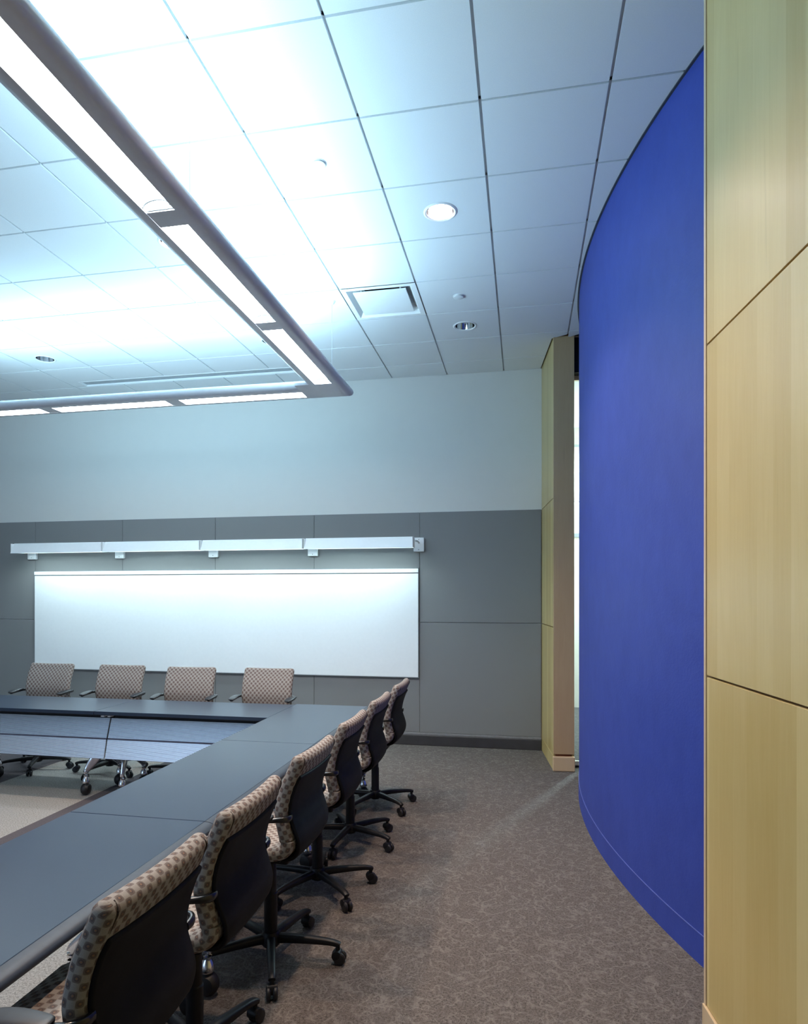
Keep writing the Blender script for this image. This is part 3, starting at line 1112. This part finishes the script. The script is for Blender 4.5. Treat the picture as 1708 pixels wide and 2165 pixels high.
def ribbon(name, prof, dish, start_round, end_round, mat, parent, shrink=1.0, offset=0.0, thick=None, per=6, pinch=1.0):
    """upholstered slab swept along a side profile; front normal = +y on the back, +z on the seat"""
    pts = cat(prof, per)
    L = len(pts)
    fr = []
    acc = 0.0
    for i, p in enumerate(pts):
        a, b = pts[max(i - 1, 0)], pts[min(i + 1, L - 1)]
        d = Vector((0, b[0] - a[0], b[1] - a[1])).normalized()
        nrm = Vector((0, -d.z, d.y))
        if i:
            acc += math.hypot(p[0] - pts[i - 1][0], p[1] - pts[i - 1][1])
        fr.append([Vector((0, p[0], p[1])), d, nrm, p[2] * shrink, thick or p[3], acc])
    secs = []
    nr = 5
    if start_round:
        c, d, nn, w_, t_, s_ = fr[0]
        for k in range(nr):
            a = math.pi / 2 * (k + 0.25) / nr
            secs.append([c - d * (t_ / 2) * math.cos(a), d, nn, w_ - t_ * 0.9 * (1 - math.sin(a)), t_ * math.sin(a), s_ - t_ / 2 * (math.pi / 2 - a)])
    t0 = fr[0][4]
    secs += fr
    if end_round:
        c, d, nn, w_, t_, s_ = fr[-1]
        for k in reversed(range(nr)):
            a = math.pi / 2 * (k + 0.25) / nr
            secs.append([c + d * (t_ / 2) * math.cos(a), d, nn, w_ - t_ * 0.9 * (1 - math.sin(a)), t_ * math.sin(a), s_ + t_ / 2 * (math.pi / 2 - a)])
    vs, uvv = [], []
    ncap, nflat = 6, 7
    rear_k = -math.pi * t0 / 2
    for c, d, nn, w_, t_, s_ in secs:
        hw, ht = w_ / 2, t_ / 2
        r_ = min(ht * pinch, hw)
        ring = []
        for k in range(nflat):
            ring.append((-hw + r_ + (2 * hw - 2 * r_) * k / (nflat - 1), ht, 'f'))
        for k in range(1, ncap):
            a = math.pi / 2 - math.pi * k / ncap
            ring.append((hw - r_ + r_ * math.cos(a), ht * math.sin(a), 's'))
        for k in range(nflat):
            ring.append((hw - r_ - (2 * hw - 2 * r_) * k / (nflat - 1), -ht, 'r'))
        for k in range(1, ncap):
            a = -math.pi / 2 - math.pi * k / ncap
            ring.append((-hw + r_ + r_ * math.cos(a), ht * math.sin(a), 't'))
        for j, (x, o, kind) in enumerate(ring):
            q = (x / 0.24) ** 2
            vs.append(c + Vector((x, 0, 0)) + nn * (o + offset + dish * q))
            uvv.append((x, {'f': 0.0, 'r': math.pi * r_}.get(kind, math.pi * r_ * ((j - nflat + 1) if kind == 's' else (ncap - (j - 2 * nflat - ncap + 2))) / ncap), s_, kind, hw - r_))
    n = len(vs) // len(secs)

    def uvof(i, kinds):
        x, o, s_, kind, hw = uvv[i]
        if 's' in kinds or 't' in kinds:
            sg = 1 if 's' in kinds else -1
            return (sg * (hw + o), s_)
        if 'r' in kinds:
            return (x, rear_k - s_)
        return (x, s_)
    fs, uvs = [], []
    for i in range(len(secs) - 1):
        for k in range(n):
            k2 = (k + 1) % n
            f = (i * n + k, i * n + k2, (i + 1) * n + k2, (i + 1) * n + k)
            kinds = {uvv[q][3] for q in f}
            fs.append(f)
            uvs.append([uvof(q, kinds) for q in f])
    f = tuple(reversed(range(n)))
    fs.append(f)
    uvs.append([(uvv[q][0], uvv[q][2]) for q in f])
    f = tuple((len(secs) - 1) * n + k for k in range(n))
    fs.append(f)
    uvs.append([(uvv[q][0], uvv[q][2]) for q in f])
    me = mesh(name, vs, fs, True, uvs)
    bm = bmesh.new()
    bm.from_mesh(me)
    bmesh.ops.recalc_face_normals(bm, faces=bm.faces)
    bm.to_mesh(me)
    bm.free()
    return link(name, me, mat, parent)


def make_chair():
    t = empty('task_chair', (0, 0, 0))
    br = ribbon('backrest', PROFILE, 0.012, True, False, M['fabric'], t)
    ribbon('seat', SEATP, 0.004, False, True, M['fabric'], t)
    # dark sewn seams at both rear corners of the top roll
    for sx in (-1, 1):
        sp = cat([(sx * 0.200, -0.222, 0.972, 0.003, 0.003), (sx * 0.205, -0.236, 0.952, 0.0035, 0.0035), (sx * 0.207, -0.2255, 0.925, 0.0035, 0.0035),
                  (sx * 0.208, -0.2145, 0.900, 0.003, 0.003)], 5)
        sweep('corner_seam', sp, M['seam'], br, 8)
    shp = [(-0.1945, 0.893, 0.425, 0.02), (-0.176, 0.855, 0.430, 0.02), (-0.158, 0.800, 0.430, 0.02), (-0.148, 0.745, 0.425, 0.02), (-0.153, 0.700, 0.418, 0.02), (-0.170, 0.650, 0.412, 0.02),
           (-0.180, 0.610, 0.400, 0.02), (-0.172, 0.570, 0.37, 0.02), (-0.142, 0.545, 0.33, 0.02), (-0.09, 0.535, 0.30, 0.02), (-0.03, 0.535, 0.28, 0.02)]
    ribbon('back_shell', shp, 0.012, True, True, M['shell'], t, offset=-0.0305, thick=0.016)
    span = [(-0.11, 0.548, 0.40, 0.02), (-0.05, 0.541, 0.43, 0.02), (0.02, 0.541, 0.45, 0.02), (0.10, 0.543, 0.45, 0.02), (0.16, 0.540, 0.42, 0.02)]
    ribbon('seat_pan', span, 0.0, True, True, M['shell'], t, offset=-0.024, thick=0.018)
    cbox('tilt_mechanism', (0, -0.01, 0.482), (0.15, 0.20, 0.050), M['black'], t, 0.012)
    for sx in (-1, 1):
        # arm leaves the rear shell, wraps round the side of the backrest and runs forward under the pad
        pth = cat([(sx * 0.205, -0.176, 0.716, 0.007, 0.013), (sx * 0.232, -0.176, 0.719, 0.009, 0.014), (sx * 0.252, -0.165, 0.721, 0.010, 0.013), (sx * 0.264, -0.140, 0.721, 0.011, 0.011),
                   (sx * 0.270, -0.100, 0.718, 0.014, 0.010), (sx * 0.268, -0.02, 0.713, 0.016, 0.009), (sx * 0.265, 0.035, 0.707, 0.014, 0.008)], 6)
        a = sweep('armrest', pth, M['arm'], t, 12, power=2.6)
        pad = cat([(sx * 0.270, -0.120, 0.729, 0.014, 0.006), (sx * 0.270, -0.108, 0.731, 0.024, 0.009), (sx * 0.268, -0.06, 0.730, 0.031, 0.010),
                   (sx * 0.264, -0.01, 0.726, 0.034, 0.010), (sx * 0.261, 0.038, 0.719, 0.031, 0.009), (sx * 0.260, 0.056, 0.714, 0.018, 0.006)], 5)
        sweep('arm_pad', pad, M['pad'], a, 14, power=2.8)
    lathe('gas_column', [(0.030, 0.070), (0.030, 0.20), (0.030, 0.30), (0.026, 0.305), (0.025, 0.455), (0.022, 0.46)], M['black'], t, n=20)
    lathe('base_hub', [(0.034, 0.062), (0.042, 0.072), (0.044, 0.115), (0.036, 0.128)], M['black'], t, n=20)
    for k in range(5):
        g = sweep('base_leg', cat([(0.03, 0, 0.098, 0.022, 0.020), (0.12, 0, 0.100, 0.020, 0.018), (0.24, 0, 0.096, 0.017, 0.014), (0.295, 0, 0.090, 0.016, 0.012), (0.318, 0, 0.082, 0.015, 0.010)], 4),
                  M['black'], t, 10, power=3.5)
        lathe('caster_stem', [(0.010, 0.050), (0.010, 0.084)], M['black'], g, (0.308, 0, 0), 12)
        for sy in (-1, 1):
            lathe('caster', [(0.006, -0.010), (0.022, -0.009), (0.027, -0.004), (0.027, 0.004), (0.022, 0.009), (0.006, 0.010)], M['rubber'], g, (0.318, sy * 0.014, 0.0275), 18, (R(90), 0, 0))
        lathe('caster_hood', [(0.012, -0.024), (0.022, -0.022), (0.025, 0.0), (0.022, 0.022), (0.012, 0.024)], M['black'], g, (0.306, 0, 0.040), 16, (R(90), 0, 0))
    return t


def copy_tree(o, parent=None):
    c = o.copy()
    COL.objects.link(c)
    c.parent = parent
    for ch in o.children:
        copy_tree(ch, c)
    return c


proto = make_chair()
ORD = ['first', 'second', 'third', 'fourth', 'fifth', 'sixth']
spots = []
for k, (x, y, ang, tilt) in enumerate([(-1.135, 5.150, 33, -0.2), (-1.135, 4.375, 48, -0.3), (-1.128, 3.620, 28, -0.6), (-1.120, 2.890, 4, -1.5), (-1.110, 2.150, 71, 0.0), (-1.100, 1.535, 20, -0.6)]):
    spots.append((x, y, R(90 + tilt), ang, 'patterned task chair, %s from the whiteboard in the row with backs to blue wall' % ORD[k], 'task chairs on the side by the blue wall'))
for k, (x, y, ang, tilt) in enumerate([(-2.285, 5.66, 15, 180.5), (-3.020, 5.61, 40, 183), (-3.770, 5.65, -25, 180.5), (-4.540, 5.66, 8, 180), (-5.440, 5.66, 30, 180)]):
    spots.append((x, y, R(tilt), ang, 'patterned task chair under the whiteboard, %s from the table corner' % ORD[k], 'task chairs in front of the whiteboard'))
chairs = []
for i, s in enumerate(spots):
    chairs.append(proto if i == 0 else copy_tree(proto))
for c, (x, y, rz, ang, lb, gr) in zip(chairs, spots):
    c.location = (x, y, 0)
    c.rotation_euler = (0, 0, rz)
    tag(c, lb, 'chair', gr)
    k = 0
    for ch in c.children:
        if ch.name.split('.')[0] == 'base_leg':
            ch.rotation_euler = (0, 0, R(ang + 72 * k) - rz)
            k += 1
